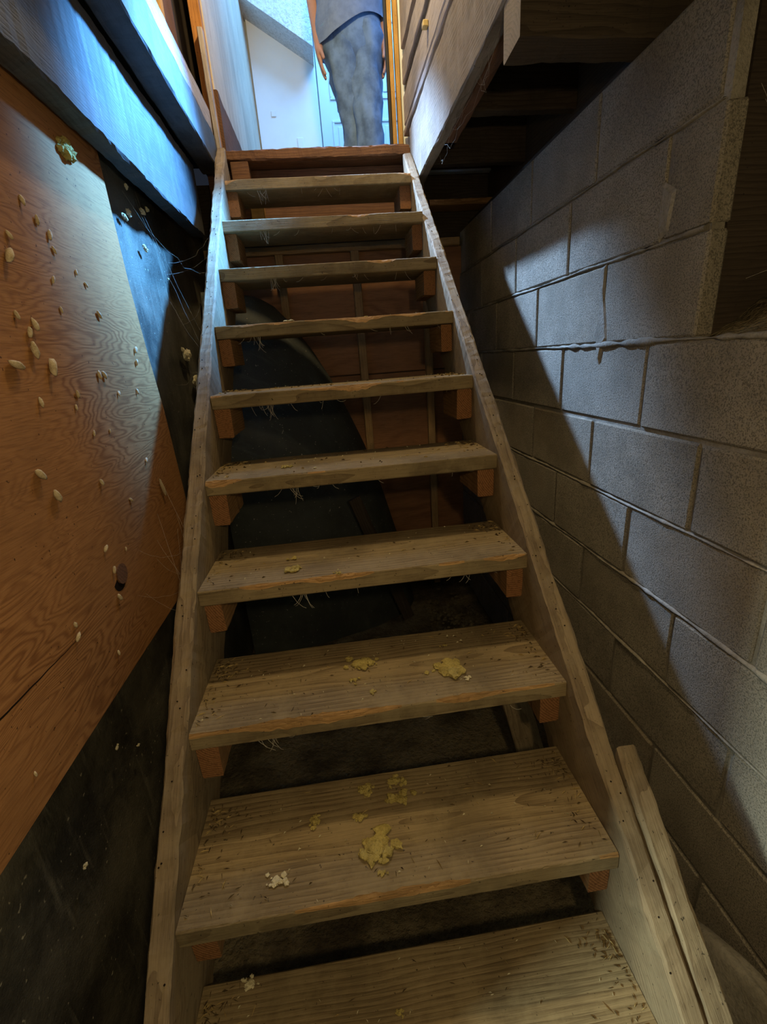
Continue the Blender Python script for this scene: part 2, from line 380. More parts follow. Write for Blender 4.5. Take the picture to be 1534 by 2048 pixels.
# ---- left foundation wall covered in black felt
bm = bmesh.new(); NY, NZ = 70, 60; g = []
for i in range(NY+1):
    y = -0.12+(2.36+0.12)*i/NY; row = []
    for j in range(NZ+1):
        z = FLOOR-0.05+(2.0-FLOOR)*j/NZ
        fold = 0.010*nz(y*2.2, z*1.1, 3)+0.006*nz(y*7, z*2.5, 7)+0.010*math.exp(-((y+0.55*z-2.35)/0.03)**2)+0.006*math.exp(-((y+0.9*z-1.1)/0.02)**2)+0.006*math.exp(-((y+1.2*z-0.75)/0.02)**2)
        row.append(bm.verts.new((-0.612+fold, y, z)))
    g.append(row)
for i in range(NY):
    for j in range(NZ): bm.faces.new((g[i][j], g[i+1][j], g[i+1][j+1], g[i][j+1]))
struct(frombm('wall_left', bm, 'felt', None, True), 'black felt covered foundation wall left of the stairs')
struct(box('wall_left_core', -0.75, -0.645, -0.12, 2.36, FLOOR-0.05, 2.0, 'concrete', None, 0), 'concrete core of the left foundation wall')
# ---- back wall under the landing: panels and studs
wall_back = struct(box('wall_back', -0.72, 0.95, 2.362, 2.40, FLOOR-0.05, LAND-0.04, 'darkwood', None, 0), 'plywood stud wall under the landing')
for x0, x1, z0, z1 in ((-0.6, -0.24, FLOOR, 0.97), (-0.237, 0.148, FLOOR, 0.965), (0.151, 0.72, FLOOR, 0.962), (-0.6, -0.24, 0.974, 1.58), (-0.237, 0.148, 0.97, 1.58), (0.151, 0.72, 0.967, 1.58)):
    box('plywood_panel', x0, x1, 2.342, 2.36, z0, z1, 'backply', wall_back, 0.002)
zbeam('stud', -0.257, -0.217, 2.30, 2.341, FLOOR, 1.575, 'stud', wall_back, 1)
zbeam('stud', 0.128, 0.170, 2.30, 2.341, FLOOR, 1.575, 'stud', wall_back, 2)
zbeam('stud', 0.50, 0.54, 2.30, 2.341, FLOOR, 1.575, 'stud', wall_back, 3)
xbeam('top_plate', -0.60, 0.70, 2.30, 2.341, 1.576, 1.614, 'stud', wall_back, 4)
# ---- basement shell behind the camera and ceilings
struct(box('wall_rear', -3.05, 1.2, -2.65, -2.6, FLOOR-0.05, 2.2, 'concrete', None, 0), 'bare concrete wall behind the viewer')
struct(box('wall_side', -3.05, -3.0, -2.6, 2.4, FLOOR-0.05, 2.2, 'concrete', None, 0), 'bare concrete wall of the side basement')
bm = bmesh.new()
addbox(bm, 0.50, 2.0, -2.65, 2.9, 1.985, 2.03); addbox(bm, -3.05, -0.50, -2.65, 2.4, 1.985, 2.03); addbox(bm, -0.5, 0.5, -2.65, -0.42, 1.985, 2.03)
struct(frombm('ceiling', bm, 'darkwood'), 'dark underside of the floor boards')

# ================================================================== BEAMS
o = ybeam('wall_plate_beam', -0.557, -0.505, 0.1, 1.95, 1.585, 1.845, ['tarred', 'tarred'], seed=3, rough=0.003, seg=90)
tag(o, 'dark weathered beam with a ragged lower edge along the black wall', 'beam')
o = ybeam('header_beam', -0.50, -0.42, -0.42, 2.09, 1.855, 1.985, ['tarred', 'tarred'], seed=8, rough=0.002, seg=90)
tag(o, 'grey header beam on the left edge of the stair opening', 'beam')
hb = empty('header_beam', (0.46, 0.8, 1.757)); tag(hb, 'double grey-brown header beam on the right edge of the stair opening', 'beam')
bpy.context.view_layer.update()
def child(o, p):
    mw = o.matrix_world.copy(); o.parent = p; o.matrix_parent_inverse = p.matrix_world.inverted(); return o
child(ybeam('ply', 0.42, 0.459, -0.42, 2.09, 1.757, 1.995, ['board', 'cleat_end'], seed=11, rough=0.002, seg=90), hb)
child(ybeam('ply', 0.461, 0.50, -0.42, 1.62, 1.760, 1.990, ['redboard', 'cleat_end'], seed=12, rough=0.002, seg=60), hb)
tag(xbeam('support_beam', 0.424, 1.30, 0.858, 0.95, TOPZ+0.004, 1.755, ['oldbeam', 'board'], seed=14, rough=0.003), 'short rough beam lying on top of the block wall', 'beam')
tag(ybeam('sill_plate', WX+0.045, WX+0.185, 0.97, 2.33, TOPZ+0.002, TOPZ+0.04, 'darkwood', seed=15), 'dark sill plate lying on the far end of the block wall', 'plate')
tag(ybeam('rim_board', WX+0.15, WX+0.19, 0.97, 2.33, TOPZ+0.042, 1.98, 'darkwood', seed=16), 'dark rim board standing on the sill plate', 'board')
for i, y in enumerate((1.45, 1.86)):
    tag(xbeam('floor_joist', 0.505 if y < 1.6 else 0.46, WX+0.148, y, y+0.04, 1.78, 1.983, 'darkwood', seed=20+i), ('dark floor joist nearer the viewer' if i == 0 else 'dark floor joist farther back by the landing')+', right of the stair opening', 'joist')
tag(xbeam('ledge_board', 0.53, 0.86, 2.22, 2.335, 1.735, 1.760, ['cleat', 'cleat_end'], seed=31), 'pale-edged ledge board in the dark corner above the block wall', 'board')

# ================================================================== PLYWOOD SHEET on the left
bm = bmesh.new(); pts = [(-0.05, 0.402), (1.235, 0.398), (1.228, 0.70), (1.215, 0.95), (1.19, 1.10), (1.170, 1.30), (1.163, 1.636), (0.5, 1.642), (-0.05, 1.648)]
f1 = [bm.verts.new((-0.570, y, z)) for y, z in pts]; f2 = [bm.verts.new((-0.585, y, z)) for y, z in pts]; n = len(pts)
bm.faces.new(f1); bm.faces.new(list(reversed(f2)))
for i in range(n): bm.faces.new((f1[i], f2[i], f2[(i+1) % n], f1[(i+1) % n]))
ply = empty('plywood_sheet', (-0.575, 0.6, 0.4)); tag(ply, 'orange-brown plywood sheet fixed to the black left wall', 'plywood sheet')
bpy.context.view_layer.update()
child(frombm('veneer', bm, 'plywood'), ply)
# dark split and round plug
bm = bmesh.new(); N = 60; a = []; b = []
for i in range(N+1):
    y = -0.05+0.60*i/N; z = 0.588-0.03*(y-0.3)+0.0015*nz(y*40); wv = 0.0016*min(1, (N-i)/25)+0.0002
    a.append(bm.verts.new((-0.5695, y, z+wv))); b.append(bm.verts.new((-0.5695, y, z-wv)))
for i in range(N): bm.faces.new((a[i], a[i+1], b[i+1], b[i]))
c = child(frombm('split', bm, 'crack'), ply); c['label'] = 'thin dark split in the veneer'
bm = bmesh.new()
bmesh.ops.create_cone(bm, cap_ends=True, segments=28, radius1=0.024, radius2=0.022, depth=0.006, matrix=Matrix.Translation((-0.570, 0.715, 0.617)) @ Matrix.Rotation(PI/2, 4, 'Y') @ Matrix.Rotation(PI, 4, 'X'))
c = child(frombm('knot_plug', bm, 'redboard'), ply); c['label'] = 'round brown knot plug'
bm = bmesh.new()
cr = [bm.verts.new((-0.5693, 0.700+0.028*math.cos(t), 0.607+0.024*math.sin(t))) for t in [PI*1.02+PI*0.75*i/12 for i in range(13)]]
ci = [bm.verts.new((-0.5693, 0.712+0.022*math.cos(t), 0.616+0.020*math.sin(t))) for t in [PI*1.02+PI*0.75*i/12 for i in range(13)]]
for i in range(12): bm.faces.new((cr[i], cr[i+1], ci[i+1], ci[i]))
c = child(frombm('knot_hole', bm, 'crack'), ply); c['label'] = 'dark hole beside the knot plug'

# ================================================================== STAIRCASE
stair = empty('staircase', (0, -0.2, FLOOR)); tag(stair, 'steep open-riser wooden staircase with worn dusty treads', 'staircase')
bpy.context.view_layer.update()
def stringer(x0, x1, relA, relB, name, seed, label, yEnd, yStart=None):
    ya, yb = 0.1, 2.0
    A = Vector((x0, ya, SL*ya+relA*Q)); B = Vector((x0, yb, SL*yb+relB*Q)); d = (B-A).normalized()
    nrm = Vector((0, -d.z, d.y))
    st = A-d*1.0
    if yStart is not None: st = A+d*((yStart-A.y)/d.y)
    Wd = 0.235
    org = st-nrm*Wd
    mat = frame(org, d, nrm)            # local z = x cross y
    zax = d.cross(nrm)
    if zax.x < 0: mat = mat @ Matrix.Translation((0, 0, -(x1-x0)))
    clip = [((0, yEnd, 0), (0, 1, 0)), ((0, 0, FLOOR), (0, 0, -1))]
    o = plank(name, 3.9, Wd, x1-x0, ['stringer', 'cleat_end'], None, 260, 0.0022, 0.005, seed, clip=clip, world=mat)
    child(o, stair); o['label'] = label
    return o
sl = stringer(-0.418, -0.380, 0.008, 0.008, 'stringer', 1.7, 'left stringer board against the black wall', 2.055)
sr = stringer(0.380, 0.418, 0.033, -0.020, 'stringer', 5.2, 'right stringer board beside the block wall', 2.055)
# extra board nailed against the outside of the right stringer at the bottom
stringer(0.4205, 0.4585, 0.037, 0.032, 'sister_board', 9.4, 'short board nailed outside the right stringer', 0.305)
def tread(i, chips):
    bm = bmesh.new(); N = 150; rows = []; t = TH; d = DEP; sd = i*13.7
    def chip(x):
        v = nz(x*3.2+sd, sd)*0.6+nz(x*9+sd, sd+2)*0.45
        m = max(0.0, v-0.02+chips)
        e = 0.0022+0.0012*abs(nz(x*60, sd))
        return e+m*0.036*(1+0.5*nz(x*50, sd+5)), e+m*0.024*(1+0.6*nz(x*70, sd+9)), m
    ms = []
    for k in range(N+1):
        x = -HW+0.0008+(2*HW-0.0016)*k/N; c1, c2, m = chip(x); c1 = min(c1, 0.022); c2 = min(c2, 0.018); ms.append(m)
        wob = 0.0009*nz(x*5, sd+1); yw = 0.0008*nz(x*22, sd+3)
        mid = (c2*0.45+0.0012*nz(x*120, sd), -c1*0.45+0.0012*nz(x*110, sd+7))
        pf = [(0.003+yw, -t), (yw, -t+0.003), (yw, -c1), mid, (c2, wob), (d*0.3, wob+0.0006*nz(x*9, sd+6)), (d*0.7, wob+0.0006*nz(x*9, sd+8)), (d-0.003, wob), (d, -0.003), (d, -t)]
        rows.append([bm.verts.new((x, y, z)) for y, z in pf])
    P = len(rows[0])
    for k in range(N):
        for q in range(P):
            f = bm.faces.new((rows[k][q], rows[k][(q+1) % P], rows[k+1][(q+1) % P], rows[k+1][q]))
            if q in (2, 3) and (ms[k]+ms[k+1]) > 0.07: f.material_index = 1
    bm.faces.new(rows[0]); bm.faces.new(rows[-1])
    o = frombm('tread', bm, ['tread', 'splinter'])
    return o
# tread number -> small settling offsets (y, z left, z right)
for i in range(0, 11):
    o = tread(i, {2: 0.16, 3: 0.14, 4: 0.12, 5: 0.10, 6: 0.14, 7: 0.12, 1: 0.02, 0: 0.0}.get(i, 0.02))
    o.location = (0, (i-1)*RUN, (i-1)*RISE); o.rotation_euler = (rng.uniform(-.004, .004), rng.uniform(-.002, .002), 0)
    bpy.context.view_layer.update(); child(o, stair)
    for s in (-1, 1):
        yf = (i-1)*RUN+rng.uniform(0.010, 0.028); zt = (i-1)*RISE-TH-0.001; hh = rng.uniform(0.080, 0.090); ww = rng.uniform(0.038, 0.046)
        x0 = -HW+0.001 if s < 0 else HW-0.001-ww
        c = plank('cleat', 0.175, ww, hh, ['cleat', 'cleat_end'], None, 14, 0.0018, 0.003, i*3.1+s, world=Matrix(((0, 1, 0, x0), (1, 0, 0, yf), (0, 0, -1, zt), (0, 0, 0, 1))))
        bpy.context.view_layer.update(); child(c, sl if s < 0 else sr)
# nails in the stringer tops
nm = bpy.data.meshes.new('nail'); bm = bmesh.new(); bmesh.ops.create_cone(bm, cap_ends=True, segments=8, radius1=0.0015, radius2=0.0015, depth=0.0016); bm.to_mesh(nm); bm.free(); nm.materials.append(M['crack'])
for xc, ra, rb in ((-0.399, 0.008, 0.008), (0.399, 0.033, -0.020)):
    for q in range(44):
        y = 0.02+q*0.045+rng.uniform(-.03, .03); r = ra+(rb-ra)*(y-0.1)/1.9
        o = link('nail', nm, None); z = SL*y+r*Q
        o.location = (xc+rng.uniform(-.013, .013), y, z+0.0005); o.rotation_euler = (math.atan(SL), 0, 0)
        bpy.context.view_layer.update() if q == 0 else None
        sp_ = sl if xc < 0 else sr; o.parent = sp_; o.matrix_parent_inverse = sp_.matrix_world.inverted()
# diagonal brace under the third tread
br = plank('brace', 0.62, 0.085, 0.038, ['stringer', 'cleat_end'], None, 20, 0.001, 0.003, 4.4, clip=[((0, 0, FLOOR), (0, 0, -1))], world=frame((0.335, 0.82, 0.20), (0.22, -0.10, -0.9), (1, 0, 0.2)))
child(br, stair); br['label'] = 'diagonal brace board under the third tread'

# ================================================================== LANDING
lf = struct(box('floor_landing', -0.50, 1.9, 2.135, 4.32, LAND-0.04, LAND-0.002, 'redboard', None, 0), 'upper floor beyond the top of the stairs')
o = xbeam('landing_nosing', -0.418, 0.418, 2.098, 2.134, LAND-0.040, LAND, ['redboard', 'redboard'], seed=41, rough=0.003, seg=90, bev=0.005); tag(o, 'chipped reddish-brown nosing board at the head of the stairs', 'nosing')
xb = xbeam('landing_header', -0.50, 0.50, 2.20, 2.24, 1.66, LAND-0.042, 'redboard', seed=42); tag(xb, 'red-brown header board under the landing', 'beam')
o = box('block', -0.378, -0.30, 2.10, 2.195, 1.80, LAND-0.042, 'redboard', None, 0.003); o.name = 'filler_block'; tag(o, 'brown filler block under the left end of the landing', 'wood block')
o = box('wood_offcut', -0.322, -0.262, 2.128, 2.19, 1.672, 1.752, 'yellow', None, 0.004); tag(o, 'small pale wood offcut beneath the second-highest tread', 'wood block')
o = box('offcut_shelf', -0.376, -0.24, 2.10, 2.199, 1.642, 1.671, 'darkwood', None, 0.002); tag(o, 'dark ledge carrying the pale wood offcut', 'ledge')

# ================================================================== STAIRWELL, upper left side
wul = struct(box('wall_upper_left', -0.56, -0.525, -0.42, 4.3, 1.99, 4.3, 'darkwood', None, 0), 'open framed wall on the left above the stairs')
ybeam('bottom_plate', -0.50, -0.425, -0.42, 2.08, 1.992, 2.075, ['greyplank', 'greyplank'], wul, 51, 0.002)  # sole plate
zbeam('stud', -0.52, -0.43, 0.95, 0.99, 2.076, 4.2, 'orange', wul, 52)
o = zbeam('stud', -0.50, -0.455, 1.66, 1.70, 2.076, 4.2, 'yellow', wul, 53)
zbeam('stud', -0.452, -0.408, 2.13, 2.17, LAND, 4.2, 'orange', wul, 54)
box('sheathing_panel', -0.524, -0.512, 0.992, 1.655, 2.08, 4.2, 'drywall', wul, 0.001)
box('sheathing_panel', -0.524, -0.512, 1.705, 2.12, 2.08, 4.2, 'redboard', wul, 0.001)
zbeam('corner_strip', -0.425, -0.405, 2.09, 2.125, LAND, 2.35, 'greyplank', wul, 55)
pn = box('plywood_panel', -0.44, -0.42, 2.28, 4.28, LAND, 4.2, 'paleply', wul, 0.002)
ybeam('floor_board', -0.419, -0.395, 2.18, 3.3, LAND, 2.19, 'redboard', wul, 56, seg=40)
# ---- upper right: horizontal planks
wur = struct(box('wall_upper_right', 0.47, 0.50, -0.42, 2.27, 1.998, 4.3, 'darkwood', None, 0), 'horizontally planked wall on the right above the stairs')
zs = [(2.028, 2.052, 'greyplank', 0.425), (2.068, 2.182, 'greyplank', 0.43), (2.192, 2.218, 'darkwood', 0.44), (2.226, 2.316, 'greyplank', 0.43), (2.352, 2.545, 'greyplank', 0.43), (2.56, 2.75, 'greyplank', 0.43), (2.76, 2.95, 'greyplank', 0.43)]
for q, (a, b, m, xf) in enumerate(zs): ybeam('plank', xf, 0.468, -0.42, 2.255, a, b, [m, m], wur, 60+q, 0.002, 50)
xx = box('latch', 0.41, 0.43, 1.70, 1.725, 2.13, 2.15, 'brass', wur, 0.003)
zbeam('trim_1', 0.375, 0.395, 2.262, 2.30, LAND, 4.2, 'yellow', None, 71)['kind'] = 'structure'
zbeam('trim_2', 0.402, 0.421, 2.262, 2.30, LAND, 4.2, 'yellow', None, 72)['kind'] = 'structure'
struct(box('trim_3', 0.362, 0.372, 2.265, 2.30, LAND, 4.2, 'dark', None, 0.001))
struct(box('wall_door_side', 0.421, 0.50, 2.275, 2.32, LAND, 4.3, 'drywall', None, 0))
# ---- the bright room beyond
struct(box('wall_far', -0.6, 2.0, 4.30, 4.34, LAND-0.05, 4.6, 'drywall', None, 0), 'pale wall of the room at the top of the stairs')
struct(box('wall_room_right', 1.9, 1.95, 2.3, 4.34, LAND-0.05, 4.6, 'drywall', None, 0))
struct(box('wall_room_front', 0.50, 1.95, 2.29, 2.32, LAND-0.05, 4.6, 'drywall', None, 0))
struct(box('ceiling_room', -0.6, 2.0, -0.45, 4.34, 4.30, 4.36, 'ceilpaint', None, 0), 'white ceiling above the stairs and room')
struct(box('wall_upper_near', -0.6, 0.5, -0.47, -0.42, 1.99, 4.4, 'darkwood', None, 0))
# stair bulkhead with a sloping textured soffit
bm = bmesh.new(); prof = [(-0.42, 3.585), (-0.16, 3.43), (0.085, 3.283), (0.085, 4.29), (-0.42, 4.29)]
A = [bm.verts.new((x, 4.02, z)) for x, z in prof]; B = [bm.verts.new((x, 4.296, z)) for x, z in prof]; n = len(prof)
bm.faces.new(A); bm.faces.new(list(reversed(B)))
for i in range(n): bm.faces.new((A[i], B[i], B[(i+1) % n], A[(i+1) % n]))
struct(frombm('ceiling_soffit', bm, 'ceilpaint'), 'sloping textured soffit in the bright room')
def door(name, x0, x1, y, label, panels, mat='doorpaint'):
    d = struct(box(name, x0, x1, y-0.035, y, LAND, LAND+2.03, mat, None, 0.003), label)
    for a, b, z0, z1 in panels:
        bm = bmesh.new(); w = 0.018
        for (p, q, r, t) in ((a, b, z0, z0+w), (a, b, z1-w, z1), (a, a+w, z0+w, z1-w), (b-w, b, z0+w, z1-w)): addbox(bm, p, q, y-0.043, y-0.034, r, t, 0.003)
        frombm('moulding', bm, mat, d)
        box('raised_panel', a+0.045, b-0.045, y-0.041, y-0.034, z0+0.045, z1-0.045, mat, d, 0.004)
    return d
d1 = door('door_1', 0.10, 0.90, 4.298, 'white six-panel door behind the standing person', [(0.19, 0.45, LAND+0.2, LAND+0.985), (0.585, 0.83, LAND+0.2, LAND+0.985), (0.19, 0.45, LAND+1.12, LAND+1.62), (0.585, 0.83, LAND+1.12, LAND+1.62)])
d2 = door('door_2', -0.41, 0.092, 4.298, 'pale flat closet door at the top left of the doorway', [])
box('latch_plate', -0.112, -0.062, 4.255, 4.264, LAND+0.76, LAND+0.875, 'doorpaint', d2, 0.003)
box('latch_plate', -0.30, -0.26, 4.255, 4.264, LAND+1.02, LAND+1.06, 'doorpaint', d2, 0.003)

# ================================================================== PERSON
PX, PY = 0.285, 3.08
per = empty('person', (PX, PY, LAND)); tag(per, 'person in washed blue jeans and a loose blue-grey shirt at the stair head', 'person')
bpy.context.view_layer.update()
def loft(name, rings, mat, seg=28, wr=0.0, seed=0.0, cap=(True, True), freq=(3, 22), tilt=0.0):
    """rings: (centre, rx, ry)"""
    bm = bmesh.new(); rows = []
    R = []
    for i in range(len(rings)-1):
        for s in range(4):
            t = s/4; a, b = rings[i], rings[i+1]
            R.append((Vector(a[0]).lerp(Vector(b[0]), t), a[1]+(b[1]-a[1])*t, a[2]+(b[2]-a[2])*t))
    R.append((Vector(rings[-1][0]), rings[-1][1], rings[-1][2]))
    for c, rx, ry in R:
        row = []
        for k in range(seg):
            th = 2*PI*k/seg; f = 1+wr*nz(math.cos(th)*freq[0]+seed, math.sin(th)*freq[0], c.z*freq[1])+wr*0.6*nz(math.cos(th)*2+seed, math.sin(th)*2+c.z*9, seed)
            row.append(bm.verts.new((c.x+rx*f*math.cos(th), c.y+ry*f*math.sin(th), c.z+tilt*math.cos(th)*max(0.0, 1-(c.z-R[0][0].z)/0.25)+(0.012*math.sin(th*3+seed) if tilt else 0)*max(0.0, 1-(c.z-R[0][0].z)/0.2))))
        rows.append(row)
    for i in range(len(rows)-1):
        for k in range(seg): bm.faces.new((rows[i][k], rows[i][(k+1) % seg], rows[i+1][(k+1) % seg], rows[i+1][k]))
    if cap[0]: bm.faces.new(rows[0])
    if cap[1]: bm.faces.new(rows[-1])
    o = frombm(name, bm, mat, None, True); return child(o, per)
Z = LAND
# body: one skinned figure (head, neck, torso, arms with hands, legs)
V = []; E_ = []; RD = []
def jv(p, r, par=None):
    V.append(p); RD.append(r); i = len(V)-1
    if par is not None: E_.append((par, i))
    return i
pel = jv((PX, PY, Z+0.93), 0.125); sp = jv((PX, PY+.01, Z+1.12), 0.115, pel); ch = jv((PX, PY+.01, Z+1.33), 0.125, sp); nk = jv((PX, PY, Z+1.47), 0.055, ch)
hd0 = jv((PX, PY-.015, Z+1.55), 0.07, nk); hd1 = jv((PX, PY-.02, Z+1.63), 0.082, hd0); jv((PX, PY-.01, Z+1.70), 0.066, hd1)
nose = jv((PX, PY-.115, Z+1.61), 0.014, hd1)
for s in (-1, 1): jv((PX+s*0.088, PY, Z+1.61), 0.016, hd1)
for s in (-1, 1):
    sh = jv((PX+s*0.165, PY+.01, Z+1.39), 0.055, ch)
    el = jv((PX+s*0.205, PY+.03, Z+1.11), 0.040, sh)
    wr_ = jv((PX+s*0.195, PY-.03, Z+0.86), 0.027, el)
    pm = jv((PX+s*0.192, PY-.045, Z+0.79), 0.032, wr_)
    for q, (dx, L) in enumerate(((-.026, .075), (-.009, .086), (.009, .08), (.024, .062))):
        f0 = jv((PX+s*0.192, PY-.045+dx*1.0, Z+0.755), 0.0095, pm)
        f1 = jv((PX+s*0.190-s*.006, PY-.047+dx*1.15, Z+0.755-L*0.55), 0.0085, f0)
        jv((PX+s*0.186-s*.018, PY-.05+dx*1.15, Z+0.755-L), 0.0075, f1)
    t0 = jv((PX+s*0.182, PY-.082, Z+0.785), 0.011, pm); jv((PX+s*0.172, PY-.098, Z+0.745), 0.009, t0)
for s in (-1, 1):
    hp = jv((PX+s*0.075, PY, Z+0.86), 0.085, pel); kn = jv((PX+0.03+s*0.038, PY-(.05 if s > 0 else -.06), Z+0.48), 0.050, hp)
    ak = jv((PX+0.038+s*0.040, PY+(-.03 if s > 0 else .12), Z+0.09), 0.038, kn); jv((PX+0.04+s*0.046, PY-.13+(-.03 if s > 0 else .12), Z+0.035), 0.034, ak)
me = bpy.data.meshes.new('body'); me.from_pydata(V, E_, []); body = link('body', me, None, ['skin'])
sk = body.modifiers.new('skin', 'SKIN'); sk.use_smooth_shade = True
for i, r in enumerate(RD): me.skin_vertices[0].data[i].radius = (r, r)
me.skin_vertices[0].data[0].use_root = True
body.modifiers.new('sub', 'SUBSURF').levels = 2; body.modifiers['sub'].render_levels = 2
child(body, per)
def leg(s, seed):
    by = -.05 if s > 0 else .06; ay = -.03 if s > 0 else .12
    loft('jeans_leg', [((PX+s*0.080, PY, Z+0.90), .112, .125), ((PX+s*0.070+.012, PY, Z+0.78), .104, .108), ((PX+.022+s*0.052, PY+by*.6, Z+0.62), .092, .095), ((PX+.03+s*0.038, PY+by, Z+0.48), .080, .085),
                      ((PX+.036+s*0.036, PY+(by+ay)/2, Z+0.30), .078, .082), ((PX+.038+s*0.038, PY+ay*.9, Z+0.14), .074, .08), ((PX+.038+s*0.040, PY+ay, Z+0.05), .077, .085)], 'denim', 48, 0.24, seed, (False, False), (1.5, 16))
leg(-1, 2.0); leg(1, 7.0)
loft('jeans_seat', [((PX+.01, PY, Z+0.74), .10, .07), ((PX, PY, Z+0.82), .158, .120), ((PX, PY, Z+0.90), .185, .14), ((PX, PY, Z+1.0), .178, .13), ((PX, PY, Z+1.06), .165, .12)], 'denim', 36, 0.05, 4.0, (False, False), (2, 12))
loft('shirt', [((PX-.005, PY, Z+0.885), .212, .165), ((PX-.005, PY, Z+0.93), .205, .16), ((PX, PY, Z+1.05), .188, .145), ((PX, PY, Z+1.2), .18, .14), ((PX, PY+.01, Z+1.34), .195, .14), ((PX, PY+.01, Z+1.42), .165, .11), ((PX, PY+.005, Z+1.465), .085, .08)], 'shirt', 56, 0.10, 11.0, (False, False), (1.4, 8), 0.065)
for s in (-1, 1):
    loft('sleeve', [((PX+s*0.198, PY+.022, Z+1.15), .062, .064), ((PX+s*0.185, PY+.015, Z+1.27), .066, .068), ((PX+s*0.165, PY+.01, Z+1.39), .070, .070), ((PX+s*0.12, PY+.01, Z+1.43), .05, .06)], 'shirt', 24, 0.12, 20+s, (False, False), (2, 12))
    loft('shoe', [((PX+.04+s*0.046, PY-.045+(-.03 if s > 0 else .12), Z+0.001), .048, .135), ((PX+.04+s*0.046, PY-.045+(-.03 if s > 0 else .12), Z+0.03), .050, .138), ((PX+.039+s*0.044, PY-.02+(-.03 if s > 0 else .12), Z+0.07), .044, .10), ((PX+.038+s*0.041, PY+.005+(-.03 if s > 0 else .12), Z+0.11), .04, .05)], 'leather', 24, 0.02, 3)
bm = bmesh.new(); bmesh.ops.create_uvsphere(bm, u_segments=24, v_segments=16, radius=0.1)
for v in list(bm.verts):
    if v.co.z < -0.02 and v.co.y < 0.03: v.co *= 0.7
    v.co = Vector((PX+v.co.x*0.93, PY+.005+v.co.y*1.02, Z+1.665+v.co.z*0.95))*1.0
child(frombm('hair', bm, 'hair', None, True), per)
for s in (-1, 1):
    bm = bmesh.new(); bmesh.ops.create_uvsphere(bm, u_segments=10, v_segments=8, radius=0.012, matrix=Matrix.Translation((PX+s*0.032, PY-.092, Z+1.635)))
    child(frombm('eye', bm, 'dark', None, True), per)

# ================================================================== BLACK PLASTIC MOUND under the stairs
bm = bmesh.new(); NA, NH = 40, 40; rows = []
prof = [(FLOOR-0.03, 0.34), (0.0, 0.27), (0.35, 0.185), (0.61, 0.105), (0.80, 0.03), (0.97, -0.043), (1.12, -0.125), (1.254, -0.219), (1.33, -0.285), (1.375, -0.36), (1.392, -0.46)]
def xr(z):
    for (a, b), (c, d) in zip(prof, prof[1:]):
        if z <= c: return b+(d-b)*(z-a)/(c-a)
    return prof[-1][1]
for j in range(NH+1):
    t = j/NH; z = FLOOR-0.03+(1.392-FLOOR+0.03)*(1-(1-t)**1.6); rx = xr(z)+0.60; row = []
    for i in range(NA+1):
        th = PI*0.5*i/NA; ry = 0.12+0.30*min(1.0, (1.45-z)/0.8)
        f = 1+0.025*nz(th*3, z*2.5, 2)*(math.sin(2*th))
        row.append(bm.verts.new((max(-0.592, -0.60+rx*f*math.cos(th)), 2.20-ry*f*math.sin(th), z)))
    rows.append(row)
for j in range(NH):
    for i in range(NA): bm.faces.new((rows[j][i], rows[j][i+1], rows[j+1][i+1], rows[j+1][i]))
c = bm.verts.new((-0.592, 2.20, 1.395)); 
for i in range(NA): bm.faces.new((rows[-1][i], rows[-1][i+1], c))
o = frombm('plastic_sheeting', bm, 'plastic', None, True); tag(o, 'black plastic sheeting draped in a rounded heap under the stairs', 'plastic sheet')
o = plank('leaning_board', 0.75, 0.06, 0.02, ['darkwood', 'darkwood'], None, 20, 0.001, 0.002, 3.3, world=frame((-0.02, 1.74, 0.42), (0.28, 0.05, -0.85), (1, 0.2, 0.3))); tag(o, 'dark board leaning against the plastic sheeting under the stairs', 'board')
# soil lump at the foot of the block wall
bm = bmesh.new(); bmesh.ops.create_uvsphere(bm, u_segments=36, v_segments=20, radius=1)
for v in bm.verts:
    f = 1+0.08*nz(v.co.x*2, v.co.y*2, v.co.z*2)
    v.co = Vector((0.655+v.co.x*0.055*f, 0.10+v.co.y*0.26*f, FLOOR+0.0+v.co.z*0.26*f))
tag(frombm('footing_lump', bm, 'concrete', None, True), 'rounded dusty concrete lump at the foot of the block wall', 'footing')
bm = bmesh.new(); n = 60
for q in range(150):
    x = rng.uniform(0.38, 0.66); y = rng.gauss(1.95, 0.10); s = rng.uniform(.004, .016)
    bmesh.ops.create_icosphere(bm, subdivisions=1, radius=s, matrix=Matrix.Translation((x, y, FLOOR-0.01)) @ Matrix.Diagonal((1, rng.uniform(.5, 1), rng.uniform(.4, .9), 1)))
o = frombm('floor_rubble', bm, 'dirt'); o['kind'] = 'stuff'; tag(o, 'dark crumbs of rubble on the dirt floor under the stairs', 'rubble')

